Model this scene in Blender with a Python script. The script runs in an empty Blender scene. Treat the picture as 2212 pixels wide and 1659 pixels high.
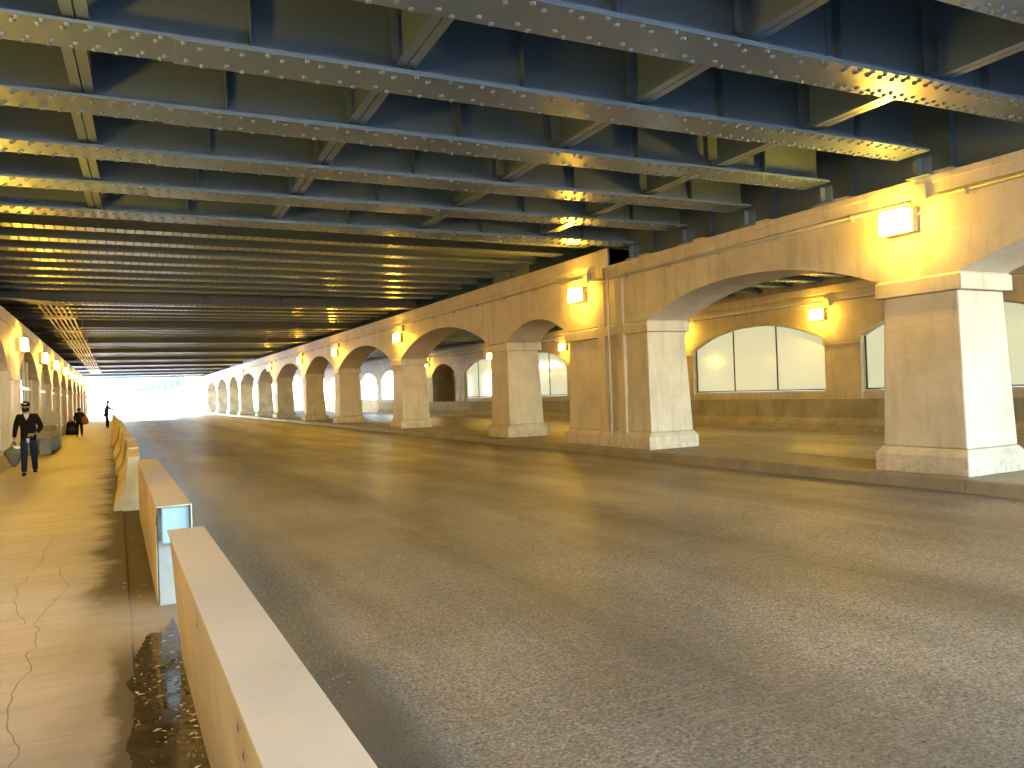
import bpy, bmesh, math, random
from mathutils import Vector, Matrix
random.seed(7)
R = math.radians
C = bpy.context.scene
# ------------------------------------------------------------------ camera
PW, PH, PF = 2212., 1659., 1665.
dY = Vector((250 - PW/2, PH/2 - 873, PF)).normalized()
h2 = Vector((3000 - PW/2, PH/2 - (873 - .035*2750), PF))
up = dY.cross(h2).normalized()
if up.y < 0: up = -up
dX = up.cross(dY).normalized()
if dX.x < 0: dX = -dX
cam = bpy.data.cameras.new('camera'); co = bpy.data.objects.new('camera', cam)
C.collection.objects.link(co); C.camera = co
cam.sensor_width = 36; cam.lens = 36*PF/PW; cam.clip_start = .05; cam.clip_end = 3000
m3 = Matrix(((dX.x, dX.y, -dX.z), (dY.x, dY.y, -dY.z), (up.x, up.y, -up.z)))
co.matrix_world = Matrix.Translation((0, 0, 1.8)) @ m3.to_4x4()
# ------------------------------------------------------------------ world, sun, exposure
SUN_EL, SUN_AZ = R(24), R(-66)      # azimuth from +Y, towards -X
wd = bpy.data.worlds.new("World"); C.world = wd; wd.use_nodes = True
wn = wd.node_tree; bg = wn.nodes['Background']
sky = wn.nodes.new('ShaderNodeTexSky'); sky.sky_type = 'NISHITA'; sky.sun_disc = False
sky.sun_elevation = SUN_EL; sky.sun_rotation = SUN_AZ
sky.air_density = 1.6; sky.dust_density = .3; sky.ozone_density = 4
wn.links.new(sky.outputs[0], bg.inputs[0]); bg.inputs[1].default_value = .15
sl = bpy.data.lights.new('sun', 'SUN'); sl.energy = 5.0; sl.angle = R(.5); sl.color = (1, .95, .88)
so = bpy.data.objects.new('sun', sl); C.collection.objects.link(so)
sd = Vector((math.sin(SUN_AZ)*math.cos(SUN_EL), math.cos(SUN_AZ)*math.cos(SUN_EL), math.sin(SUN_EL)))
so.rotation_euler = sd.to_track_quat('Z', 'Y').to_euler()
vs = C.view_settings; vs.view_transform = 'Standard'; vs.look = 'None'; vs.gamma = 1; vs.use_curve_mapping = False
vs.exposure = 4.95
LAMP = 7.2           # emission of the lamp lenses
LCOL = (1.0, .56, .05)
cy = C.cycles
cy.max_bounces = 8; cy.diffuse_bounces = 5; cy.glossy_bounces = 4; cy.sample_clamp_indirect = 3.0
cy.caustics_reflective = False; cy.caustics_refractive = False

# ------------------------------------------------------------------ helpers
COL = C.collection
def label(o, lab=None, cat=None, group=None, kind=None):
    if lab: o['label'] = lab
    if cat: o['category'] = cat
    if group: o['group'] = group
    if kind: o['kind'] = kind
    return o
def empty(name, loc=(0, 0, 0), rz=0):
    o = bpy.data.objects.new(name, None); o.location = loc; o.rotation_euler = (0, 0, rz)
    o.empty_display_size = .2; COL.objects.link(o); return o
def copy_tree(o, parent=None):
    c = o.copy(); COL.objects.link(c)
    if parent is not None: c.parent = parent
    for ch in list(o.children): copy_tree(ch, c)
    return c
class MB:
    def __init__(s): s.v = []; s.f = []; s.sm0 = None
    def face(s, pts):
        n = len(s.v); s.v += [tuple(p) for p in pts]; s.f.append(list(range(n, n+len(pts)))); return s
    def box(s, x0, x1, y0, y1, z0, z1):
        n = len(s.v)
        s.v += [(x, y, z) for z in (z0, z1) for y in (y0, y1) for x in (x0, x1)]
        for q in ((0, 2, 3, 1), (4, 5, 7, 6), (0, 1, 5, 4), (2, 6, 7, 3), (0, 4, 6, 2), (1, 3, 7, 5)):
            s.f.append([n+i for i in q])
        return s
    def frus(s, a, b, z0, z1):      # a,b = (x0,x1,y0,y1) at z0 and z1
        n = len(s.v)
        for (x0, x1, y0, y1), z in ((a, z0), (b, z1)):
            s.v += [(x0, y0, z), (x1, y0, z), (x0, y1, z), (x1, y1, z)]
        for q in ((0, 2, 3, 1), (4, 5, 7, 6), (0, 1, 5, 4), (2, 6, 7, 3), (0, 4, 6, 2), (1, 3, 7, 5)):
            s.f.append([n+i for i in q])
        return s
    def prism(s, pts, axis, a, b):   # polygon (u,v) extruded along axis
        n = len(s.v); k = len(pts)
        def P(u, v, w):
            return {'x': (w, u, v), 'y': (u, w, v), 'z': (u, v, w)}[axis]
        for w in (a, b): s.v += [P(u, v, w) for u, v in pts]
        s.f.append(list(range(n, n+k))[::-1]); s.f.append(list(range(n+k, n+2*k)))
        for i in range(k):
            j = (i+1) % k; s.f.append([n+i, n+j, n+k+j, n+k+i])
        return s
    def tube(s, pts, r, seg=8, cap=True):
        pts = [Vector(p) for p in pts]; n0 = len(s.v); k = len(pts)
        rr = r if isinstance(r, (list, tuple)) else [r]*k
        prev = None
        for i, p in enumerate(pts):
            d = (pts[min(i+1, k-1)] - pts[max(i-1, 0)]).normalized()
            if prev is None:
                a = d.orthogonal().normalized()
            else:
                a = (prev - d*prev.dot(d)).normalized()
            prev = a; b = d.cross(a)
            for q in range(seg):
                t = 2*math.pi*q/seg
                s.v.append(tuple(p + (a*math.cos(t) + b*math.sin(t))*rr[i]))
        for i in range(k-1):
            for q in range(seg):
                q2 = (q+1) % seg
                s.f.append([n0+i*seg+q, n0+i*seg+q2, n0+(i+1)*seg+q2, n0+(i+1)*seg+q])
        if cap:
            s.f.append([n0+q for q in range(seg)][::-1]); s.f.append([n0+(k-1)*seg+q for q in range(seg)])
        return s
    def dome(s, c, n, r, h=None, seg=7):
        c = Vector(c); n = Vector(n).normalized(); a = n.orthogonal().normalized(); b = n.cross(a); h = h or r*.75
        n0 = len(s.v)
        for rad, hh in ((r, 0), (r*.8, h*.62)):
            for q in range(seg):
                t = 2*math.pi*q/seg
                s.v.append(tuple(c + (a*math.cos(t)+b*math.sin(t))*rad + n*hh))
        s.v.append(tuple(c+n*h))
        for q in range(seg):
            q2 = (q+1) % seg
            s.f.append([n0+q, n0+q2, n0+seg+q2, n0+seg+q]); s.f.append([n0+seg+q, n0+seg+q2, n0+2*seg])
        return s
    def ball(s, c, rx, ry, rz, seg=12, rings=8):
        n0 = len(s.v)
        for i in range(rings+1):
            ph = math.pi*i/rings
            for q in range(seg):
                t = 2*math.pi*q/seg
                s.v.append((c[0]+rx*math.sin(ph)*math.cos(t), c[1]+ry*math.sin(ph)*math.sin(t), c[2]+rz*math.cos(ph)))
        for i in range(rings):
            for q in range(seg):
                q2 = (q+1) % seg
                s.f.append([n0+i*seg+q, n0+(i+1)*seg+q, n0+(i+1)*seg+q2, n0+i*seg+q2])
        return s
    def build(s, name, mat, parent=None, smooth=False, bevel=0, fix=True, loc=None):
        me = bpy.data.meshes.new(name); me.from_pydata(s.v, [], s.f)
        me.materials.append(mat)
        if fix:
            bm = bmesh.new(); bm.from_mesh(me); bmesh.ops.remove_doubles(bm, verts=bm.verts, dist=1e-5)
            bmesh.ops.recalc_face_normals(bm, faces=bm.faces); bm.to_mesh(me); bm.free()
        if smooth: me.polygons.foreach_set('use_smooth', [True]*len(me.polygons))
        if s.sm0 is not None:
            a = [False]*len(me.polygons)
            for i in range(s.sm0, len(a)): a[i] = True
            me.polygons.foreach_set('use_smooth', a)
        me.update()
        o = bpy.data.objects.new(name, me); COL.objects.link(o)
        if parent is not None: o.parent = parent
        if loc: o.location = loc
        if bevel:
            b = o.modifiers.new('bevel', 'BEVEL'); b.width = bevel; b.segments = 2; b.limit_method = 'ANGLE'; b.angle_limit = R(40)
        return o

# ------------------------------------------------------------------ materials
def mat(name, base, rough=.6, metal=0, spec=.5):
    m = bpy.data.materials.new(name); m.use_nodes = True
    b = m.node_tree.nodes['Principled BSDF']
    b.inputs['Base Color'].default_value = (*base, 1); b.inputs['Roughness'].default_value = rough
    b.inputs['Metallic'].default_value = metal; b.inputs['Specular IOR Level'].default_value = spec
    return m, m.node_tree, b
def coords(nt, scale=(1, 1, 1)):
    g = nt.nodes.new('ShaderNodeNewGeometry'); mp = nt.nodes.new('ShaderNodeMapping')
    mp.inputs['Scale'].default_value = scale; nt.links.new(g.outputs['Position'], mp.inputs[0]); return mp.outputs[0]
def noise(nt, vec, scale, detail=5, rough=.6, dist=0):
    n = nt.nodes.new('ShaderNodeTexNoise'); n.inputs['Scale'].default_value = scale; n.inputs['Detail'].default_value = detail
    n.inputs['Roughness'].default_value = rough; n.inputs['Distortion'].default_value = dist
    nt.links.new(vec, n.inputs['Vector']); return n.outputs[0]
def ramp(nt, fac, stops):
    r = nt.nodes.new('ShaderNodeValToRGB'); e = r.color_ramp.elements
    while len(e) < len(stops): e.new(.5)
    for i, (p, c) in enumerate(stops):
        e[i].position = p; e[i].color = (*c, 1) if not isinstance(c, (int, float)) else (c, c, c, 1)
    nt.links.new(fac, r.inputs[0]); return r.outputs[0]
def mix(nt, a, b, fac, mode='MIX'):
    x = nt.nodes.new('ShaderNodeMix'); x.data_type = 'RGBA'; x.blend_type = mode
    for s, v in ((0, fac), (6, a), (7, b)):
        if isinstance(v, (int, float)): x.inputs[s].default_value = v
        elif isinstance(v, tuple): x.inputs[s].default_value = (*v, 1)
        else: nt.links.new(v, x.inputs[s])
    return x.outputs[2]
def math_(nt, op, a, b=None, c=None):
    x = nt.nodes.new('ShaderNodeMath'); x.operation = op
    for i, v in enumerate((a, b, c)):
        if v is None: continue
        if isinstance(v, (int, float)): x.inputs[i].default_value = v
        else: nt.links.new(v, x.inputs[i])
    return x.outputs[0]
def bump(nt, b, h, strength, dist, prev=None):
    n = nt.nodes.new('ShaderNodeBump'); n.inputs['Strength'].default_value = strength; n.inputs['Distance'].default_value = dist
    nt.links.new(h, n.inputs['Height'])
    if prev: nt.links.new(prev, n.inputs['Normal'])
    nt.links.new(n.outputs[0], b.inputs['Normal']); return n.outputs[0]
def sepxyz(nt):
    g = nt.nodes.new('ShaderNodeNewGeometry'); s = nt.nodes.new('ShaderNodeSeparateXYZ')
    nt.links.new(g.outputs['Position'], s.inputs[0]); return s.outputs
def smooth01(nt, v, a, b):
    m = nt.nodes.new('ShaderNodeMapRange'); m.interpolation_type = 'SMOOTHSTEP'
    m.inputs[1].default_value = a; m.inputs[2].default_value = b
    nt.links.new(v, m.inputs[0]); return m.outputs[0]
M = {}
# painted concrete of the arcades
def paint(name, c1, c2, rough=.55, bstr=.35, wear=1.0):
    m, nt, b = mat(name, c1, rough)
    v = coords(nt); n1 = noise(nt, v, 1.1, 6, .6); n2 = noise(nt, coords(nt, (2.6, 2.6, .35)), 1.6, 7, .7)
    col = ramp(nt, n1, [(.35, c2), (.62, c1)])
    streak = ramp(nt, n2, [(.32, .62), (.5, 1.0)])
    col = mix(nt, col, streak, .6*wear, 'MULTIPLY')
    hair = ramp(nt, noise(nt, v, 1.4, 7, .6, 1.2), [(.496, 0.), (.5, 1.), (.504, 0.)])
    col = mix(nt, col, (.22, .18, .13), math_(nt, 'MULTIPLY', hair, .25*wear))
    z = sepxyz(nt)[2]; n3 = noise(nt, v, 7, 6, .7)
    dirt = math_(nt, 'MULTIPLY', math_(nt, 'SUBTRACT', 1, smooth01(nt, z, .2, .75)), ramp(nt, n3, [(.45, 0.), (.65, 1.)]))
    col = mix(nt, col, (.24, .2, .15), math_(nt, 'MULTIPLY', dirt, .6))
    chips = ramp(nt, noise(nt, v, 5.5, 8, .75), [(.69, 0.), (.71, 1.)])
    col = mix(nt, col, (.30, .27, .22), math_(nt, 'MULTIPLY', chips, .45*wear))
    nt.links.new(col, b.inputs['Base Color'])
    nt.links.new(ramp(nt, n1, [(.3, rough-.12), (.7, rough+.12)]), b.inputs['Roughness'])
    p = bump(nt, b, noise(nt, v, 3.0, 6, .65), bstr, .06)
    p = bump(nt, b, noise(nt, v, 38, 4, .6), bstr*.6, .012, p)
    bump(nt, b, noise(nt, coords(nt, (1, 1, 14)), 1.0, 3), .22, .03, p)
    return m
M['paint'] = paint('cream_painted_concrete', (.66, .57, .46), (.53, .45, .35))
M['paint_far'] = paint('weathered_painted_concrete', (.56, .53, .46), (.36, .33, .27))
M['conc'] = paint('grey_concrete', (.42, .39, .34), (.32, .29, .25), .7, .3)
# steel
def steel(name, c, rough=.32, b1=.05):
    m, nt, b = mat(name, c, rough)
    n = noise(nt, coords(nt), .7, 1, .5)
    nt.links.new(mix(nt, tuple(x*.82 for x in c), tuple(min(1, x*1.15) for x in c), n), b.inputs['Base Color'])
    return m
M['steel'] = steel('grey_painted_steel', (.118, .170, .245), .29)
M['steel_far'] = steel('glossy_grey_paint', (.15, .18, .21), .29, .05)
M['steel_dark'] = steel('shade_darkened_steel', (.06, .065, .07), .5)  # shade put into the colour, for deep girders that catch no reflections
M['deck'] = steel('deck_underside', (.05, .05, .05), .7)
M['galv'] = steel('galvanised_steel', (.36, .34, .30), .45)
M['alu'] = steel('window_frame_metal', (.62, .63, .62), .35)
M['black'] = mat('black_gasket', (.02, .02, .02), .5)[0]
# asphalt
m, nt, b = mat('asphalt', (.06, .055, .05), .5)
v = coords(nt); vs_ = coords(nt, (1, .16, 1))
grain = noise(nt, v, 42, 6, .8)
vor = nt.nodes.new('ShaderNodeTexVoronoi'); vor.inputs['Scale'].default_value = 45; nt.links.new(v, vor.inputs['Vector'])
streak = noise(nt, vs_, .75, 5, .6, .4); patch = noise(nt, v, .45, 5, .6)
base = ramp(nt, streak, [(.30, (.125, .105, .086)), (.52, (.20, .165, .134)), (.72, (.26, .218, .18))])
base = mix(nt, base, ramp(nt, patch, [(.35, .6), (.65, 1.25)]), .7, 'MULTIPLY')
base = mix(nt, base, ramp(nt, grain, [(.38, .20), (.5, 1.0), (.60, 2.1)]), .9, 'MULTIPLY')
mot = noise(nt, v, 14, 6, .8)
base = mix(nt, base, ramp(nt, mot, [(.38, .55), (.5, 1.0), (.62, 1.5)]), .7, 'MULTIPLY')
spl = ramp(nt, noise(nt, v, 9, 9, .85), [(.66, 0.), (.69, 1.)])
base = mix(nt, base, (.34, .33, .31), math_(nt, 'MULTIPLY', spl, .25))
agg = ramp(nt, vor.outputs['Distance'], [(.06, 1.), (.16, 0.)])
sel = ramp(nt, noise(nt, v, 30, 3), [(.60, 0.), (.66, 1.)])
base = mix(nt, base, (.42, .38, .33), math_(nt, 'MULTIPLY', math_(nt, 'MULTIPLY', agg, sel), .8))
xyz = sepxyz(nt)
# seams in the paving along the lanes
wob = math_(nt, 'MULTIPLY', math_(nt, 'SUBTRACT', noise(nt, v, .6, 4), .5), .25)
xs = math_(nt, 'ADD', xyz[0], wob)
for sx, w in ((3.35, .02), (6.1, .022), (9.0, .012)):
    d = math_(nt, 'ABSOLUTE', math_(nt, 'SUBTRACT', xs, sx))
    ln = math_(nt, 'SUBTRACT', 1, smooth01(nt, d, w*.5, w*2.2))
    base = mix(nt, base, (.025, .022, .02), math_(nt, 'MULTIPLY', math_(nt, 'MULTIPLY', ln, .35), ramp(nt, noise(nt, v, 1.5, 5), [(.4, .1), (.6, 1.)])))
    band = math_(nt, 'SUBTRACT', 1, smooth01(nt, d, .1, .75))
    base = mix(nt, base, (.045, .040, .037), math_(nt, 'MULTIPLY', band, .38))
for k in range(-1, 30):
    pass
for (sc_, rot) in ((.9, .12), (.6, -.5)):
    mp = nt.nodes.new('ShaderNodeMapping'); mp.inputs['Rotation'].default_value = (0, 0, rot); mp.inputs['Scale'].default_value = (.05, 1.4*sc_, 1)
    g_ = nt.nodes.new('ShaderNodeNewGeometry'); nt.links.new(g_.outputs['Position'], mp.inputs[0])
    lnn = ramp(nt, noise(nt, mp.outputs[0], 1.0, 3, .5), [(.497, 0.), (.5, 1.), (.503, 0.)])
    base = mix(nt, base, (.30, .27, .23), math_(nt, 'MULTIPLY', lnn, .30))
# damp gutter by the barrier
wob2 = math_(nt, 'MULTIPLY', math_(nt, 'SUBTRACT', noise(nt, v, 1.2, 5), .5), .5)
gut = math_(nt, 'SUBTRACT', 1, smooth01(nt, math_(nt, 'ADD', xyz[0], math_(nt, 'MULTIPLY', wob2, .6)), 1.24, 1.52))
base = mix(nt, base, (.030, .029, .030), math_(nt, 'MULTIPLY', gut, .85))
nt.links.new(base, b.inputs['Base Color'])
rg = ramp(nt, noise(nt, vs_, 1.3, 4, .6), [(.3, .36), (.7, .54)])
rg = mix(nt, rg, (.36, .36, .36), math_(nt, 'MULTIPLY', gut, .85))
rg = mix(nt, rg, (.10, .10, .10), math_(nt, 'MULTIPLY', ramp(nt, noise(nt, v, 26, 4, .7), [(.60, 0.), (.63, 1.)]), .8))
nt.links.new(rg, b.inputs['Roughness'])
p = bump(nt, b, grain, .9, .02)
p = bump(nt, b, vor.outputs['Distance'], .5, .008, p)
bump(nt, b, noise(nt, v, 12, 4), .2, .008, p)
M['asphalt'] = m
# footpath
m, nt, b = mat('sidewalk_concrete', (.4, .35, .29), .6)
v = coords(nt); n1 = noise(nt, v, .9, 6, .6); n2 = noise(nt, coords(nt, (.5, 3, 1)), 2.0, 5, .6)
col = ramp(nt, n1, [(.3, (.34, .31, .31)), (.7, (.48, .44, .44))])
col = mix(nt, col, ramp(nt, n2, [(.3, .82), (.6, 1.06)]), .8, 'MULTIPLY')
col = mix(nt, col, ramp(nt, noise(nt, v, 120, 2), [(.3, .8), (.7, 1.15)]), .7, 'MULTIPLY')
xyz = sepxyz(nt)
w3 = math_(nt, 'MULTIPLY', math_(nt, 'SUBTRACT', noise(nt, v, 1.6, 6, .65), .5), .75)
wet = smooth01(nt, math_(nt, 'ADD', xyz[0], w3), -.34, -.04)
wfar = smooth01(nt, xyz[1], 6.4, 8.0)
wnear = math_(nt, 'MULTIPLY', smooth01(nt, math_(nt, 'ADD', xyz[0], math_(nt, 'MULTIPLY', w3, .45)), -.13, -.03), math_(nt, 'SUBTRACT', .8, math_(nt, 'MULTIPLY', smooth01(nt, xyz[1], 5.4, 6.2), .8)))
wet = math_(nt, 'MAXIMUM', math_(nt, 'MULTIPLY', wet, wfar), wnear)
thin = math_(nt, 'MULTIPLY', smooth01(nt, math_(nt, 'ADD', xyz[0], math_(nt, 'MULTIPLY', w3, 1.3)), -.62, -.1), .45)
col = mix(nt, col, (.17, .15, .13), thin)
col = mix(nt, col, (.045, .034, .020), math_(nt, 'MINIMUM', wet, .92))
nt.links.new(col, b.inputs['Base Color'])
nt.links.new(mix(nt, ramp(nt, n1, [(.3, .48), (.7, .66)]), (.58, .58, .58), wet), b.inputs['Roughness'])
nt.links.new(ramp(nt, wet, [(0., .45), (1., .10)]), b.inputs['Specular IOR Level'])
p = bump(nt, b, noise(nt, v, 90, 3), .25, .004); bump(nt, b, noise(nt, v, 5, 4), .2, .015, p)
M['walk'] = m
# kerb / island
M['kerb'] = paint('kerb_concrete', (.33, .27, .18), (.22, .18, .125), .6, .3)
M['barrier'] = paint('lamp_tinted_concrete', (.52, .40, .22), (.40, .31, .17), .6, .4, .6)  # base colour tinted ochre to carry the amber lamplight on the sides
M['barrier_old'] = paint('worn_barrier_concrete', (.44, .38, .25), (.32, .27, .17), .65, .3)
M['cap'] = paint('steel_cover_sheet', (.53, .45, .35), (.45, .38, .30), .5, .2, .15)
M['bluefoam'] = mat('blue_end_block', (.24, .38, .50), .5)[0]
# puddle
m, nt, b = mat('puddle_water', (.045, .032, .018), .06); v = coords(nt)
b.inputs['IOR'].default_value = 1.33
nt.links.new(ramp(nt, noise(nt, v, 9, 6, .7), [(.4, (.045, .032, .016)), (.7, (.09, .066, .036))]), b.inputs['Base Color'])
nt.links.new(ramp(nt, noise(nt, v, 6, 5), [(.45, .05), (.62, .2)]), b.inputs['Roughness'])
bump(nt, b, noise(nt, v, 8, 3, .6), .08, .004)
M['water'] = m
M['rust'] = mat('rust_stain', (.06, .03, .012), .9)[0]
M['crackm'] = mat('crack_dirt', (.235, .195, .165), .9)[0]
# lamp
def emit(name, c, s):
    m, nt, b = mat(name, (.8, .8, .8), .4); b.inputs['Emission Color'].default_value = (*c, 1); b.inputs['Emission Strength'].default_value = s
    return m
M['lens'] = emit('lamp_lens', LCOL, LAMP*1.35)
M['rim'] = emit('lamp_lens_rim', LCOL, LAMP*.12)
M['housing'] = steel('lamp_housing', (.4, .37, .33), .5)
# frosted glazing, lit from the hall behind it
m, nt, b = mat('frosted_glass_panel', (.56, .60, .46), .07); v = coords(nt)
b.inputs['Emission Color'].default_value = (.80, .86, .62, 1); b.inputs['Emission Strength'].default_value = .018
nt.links.new(mix(nt, (.64, .70, .60), (.56, .62, .53), noise(nt, v, .7, 3)), b.inputs['Base Color'])
M['frost'] = m
m, nt, b = mat('shop_glass', (.10, .14, .17), .05); b.inputs['Metallic'].default_value = .0; b.inputs['Specular IOR Level'].default_value = .9
b.inputs['IOR'].default_value = 1.6
M['glass'] = m
M['door'] = mat('grey_green_door', (.15, .17, .15), .45)[0]
def plain(n, c, r=.7): 
    m, nt, b = mat(n, c, r, 0, .12 if r > .6 else .5); v = coords(nt)
    nt.links.new(mix(nt, tuple(x*.75 for x in c), tuple(min(1, x*1.2) for x in c), noise(nt, v, 6, 4)), b.inputs['Base Color']); return m
M['ground'] = plain('outside_ground', (.62, .62, .62), .8)
M['stone'] = plain('grey_granite', (.26, .27, .28), .5)
M['benchc'] = plain('bench_concrete', (.27, .24, .19), .7)

# ------------------------------------------------------------------ ground
ORD = ['first', 'second', 'third', 'fourth', 'fifth', 'sixth', 'seventh', 'eighth', 'ninth', 'tenth', 'eleventh', 'twelfth', 'thirteenth', 'fourteenth',
       'fifteenth', 'sixteenth', 'seventeenth', 'eighteenth', 'nineteenth', 'twentieth']
def ordn(i):
    if i < 20: return ORD[i]
    t = {2: 'twenty', 3: 'thirty', 4: 'forty', 5: 'fifty', 6: 'sixty', 7: 'seventy', 8: 'eighty'}
    d, u = divmod(i+1, 10)
    return t[d]+('-'+ORD[u-1] if u else 'th') if u else t[d][:-1]+'ieth'
RX0, RX1 = -400, 400
o = MB().face([(RX0, -80, -.006), (RX1, -80, -.006), (RX1, 900, -.006), (RX0, 900, -.006)]).build('ground', M['ground'])
label(o, kind='structure')
rd = MB()
rd.face([(.50, -30, 0), (11.5, -30, 0), (11.5, 150, 0), (.50, 150, 0)])
rd.face([(13.35, -30, 0), (22.42, -30, 0), (22.42, 150, 0), (13.35, 150, 0)])
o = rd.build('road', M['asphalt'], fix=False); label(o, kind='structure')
# the street climbs out of the underpass in the light beyond
rmp = MB()
prof = [(132, 0.002), (160, .6), (200, 2.4), (250, 4.6), (330, 7.0), (600, 9)]
for (ya, za), (yb, zb) in zip(prof, prof[1:]):
    rmp.face([(-120, ya, za), (120, ya, za), (120, yb, zb), (-120, yb, zb)])
o = rmp.build('hill_road', M['ground'], fix=False); label(o, kind='structure')
sw = MB(); sw.box(-7.2, .06, -20, 150, -.02, .15)
walk = sw.build('sidewalk', M['walk'], bevel=.01); label(walk, kind='structure')
gt = MB(); gt.box(.0605, .5, -20, 150, -.02, .135)
o = gt.build('gutter_slab', M['walk']); label(o, kind='structure')
# joints and cracks in the footpath
jm = MB()
def ribbon(mb, pts, w, z):
    for i in range(len(pts)-1):
        a = Vector((*pts[i], z)); b_ = Vector((*pts[i+1], z)); d = (b_-a).normalized(); n = Vector((-d.y, d.x, 0))
        w0 = w*(.6+.8*((i*37 % 10)/10)); w1 = w*(.6+.8*(((i+1)*37 % 10)/10))
        mb.face([a-n*w0, b_-n*w1, b_+n*w1, a+n*w0])
for yj in (1.6, 2.3, 3.1, 3.75, 4.46, 5.27, 6.10, 6.9, 7.7, 9.2, 10.7, 12.3, 14, 16, 18, 20.5, 23, 26, 30, 35):
    ribbon(jm, [(-2.6, yj+.30), (-.9, yj+.1), (-.02, yj)], .0022, .1515)
def jag(pts, n=3, a=.012):
    out = []
    for p0, p1 in zip(pts, pts[1:]):
        for k in range(n):
            t = k/n; out.append((p0[0]+(p1[0]-p0[0])*t+random.uniform(-a, a), p0[1]+(p1[1]-p0[1])*t+random.uniform(-a, a)*2))
    return out+[pts[-1]]
ribbon(jm, jag([(-.40, 3.2), (-.46, 3.8), (-.48, 4.23), (-.46, 4.34), (-.48, 4.55), (-.55, 4.79), (-.57, 5.23), (-.58, 5.38), (-.52, 5.72), (-.57, 6.07), (-.54, 6.25), (-.56, 6.47), (-.55, 6.69), (-.59, 6.89), (-.56, 7.14), (-.53, 7.46), (-.49, 7.74), (-.42, 8.17), (-.53, 8.79), (-.57, 9.25)]), .0038, .152)
ribbon(jm, jag([(-.66, 6.96), (-.73, 7.26), (-.77, 7.63), (-.81, 7.84), (-.81, 8.1), (-.87, 8.42), (-.81, 8.67), (-.78, 9.14), (-.74, 9.75), (-.77, 10.3), (-.74, 11.54)]), .003, .1525)
jm.build('crack', M['crackm'], walk, fix=False)
# puddle
pe = [(-.02, 1.0), (-.05, 2.2), (-.06, 3.4), (-.07, 3.99), (-.09, 4.14), (-.05, 4.5), (-.04, 4.87), (-.09, 5.12), (-.02, 5.26), (-.03, 5.51), (.01, 5.77), (.06, 6.06), (.09, 6.13), (.17, 6.12), (.22, 6.32), (.32, 6.5)]
pe2 = jag(pe, 8, .008)
pm = MB(); pm.face([(x, y, .1545) for x, y in [(min(.335, px_+.09), py_) for px_, py_ in pe2 if py_ < 6.3]] + [(.345, 6.5, .1545), (.345, 1.0, .1545)])
o = pm.build('puddle', M['water'], fix=False); label(o, kind='structure')
# second, thinner wet film further on is in the footpath material
# leaf litter
lm = MB()
def leaf(x, y, z):
    L = random.uniform(.008, .03); w = random.uniform(.0025, .007); a = random.uniform(0, 6.28)
    d = Vector((math.cos(a), math.sin(a), random.uniform(-.1, .15))); n = Vector((-d.y, d.x, random.uniform(-.3, .3)))
    c = Vector((x, y, z)); lm.face([c-d*L-n*w*.2, c-n*w, c+d*L, c+n*w+Vector((0, 0, .004))])
for i in range(210):
    y = random.gauss(4.9, .6); u = random.random()
    x = .32-abs(random.gauss(0, .1)) if u < .6 else random.uniform(.02, .34)
    if 2.5 < y < 6.6 and x > .0: leaf(x, y, .160+random.random()*.004)
for i in range(60):
    y = random.uniform(6.5, 14); leaf(.30-abs(random.gauss(0, .15)), y, .156)
mlf, nt, b = mat('dry_leaf', (.35, .24, .09), .45)
inf = nt.nodes.new('ShaderNodeNewGeometry')
nt.links.new(ramp(nt, inf.outputs['Random Per Island'], [(.2, (.10, .07, .03)), (.6, (.34, .25, .11)), (.95, (.6, .5, .33))]), b.inputs['Base Color'])
o = lm.build('leaf_litter', mlf, fix=False); label(o, 'scattered dry leaf bits and straw along the foot of the nearest barrier', 'litter', kind='stuff')

# median island
isl = MB(); isl.box(11.72, 13.15, -8, 137, -.02, .20)
isle = isl.build('median_island', M['kerb'], bevel=.012); label(isle, kind='structure')
ys = [-8, -4.4, -.8, 2.2, 4.4, 7.3, 11.2, 15.2, 16.85, 19.7, 22.65, 25.8, 29.0] + [29+3.1*k for k in range(1, 35)]
kb = MB()
for a, b_ in zip(ys, ys[1:]):
    kb.prism([(11.43, -.02), (11.715, -.02), (11.715, .203), (11.49, .203), (11.455, .19), (11.44, .165)], 'y', a+.006, b_-.006)
    kb.prism([(13.155, -.02), (13.42, -.02), (13.41, .165), (13.38, .203), (13.155, .203)], 'y', a+.006, b_-.006)
kb.build('kerb', M['kerb'], isle)

# ------------------------------------------------------------------ right arcade
XF, XB = 11.82, 13.1          # faces above the pier tops
piers = [(-15.2, -13.6), (-7.6, -6.0), (-.75, .85), (7.5, 8.95), (15.5, 19.35), (23.25, 24.62), (34.15, 35.55), (45.35, 46.55), (54.35, 55.45), (65.05, 66.9),
         (74.4, 76.0), (86.0, 87.75), (95.1, 97.2), (106.8, 108.5), (119.3, 121.9), (134.4, 136.7)]
ZC0, ZC1 = 3.15, 3.44          # capital
ZT1, ZT2, YJ = 5.0, 5.5, 17.05
crowns = {3: 4.0, 4: 4.06, 5: 4.0}
arc = empty('arcade_wall', (12.4, 0, 0))
label(arc, 'long cream painted concrete arcade of tapered piers and low arches on the median', 'arcade')
def arch_z(y, a, b_, zs, zc, e=2.15):
    c = (a+b_)/2; h = (b_-a)/2; return zs + (zc-zs)*(1-abs((y-c)/h)**e)
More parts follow.
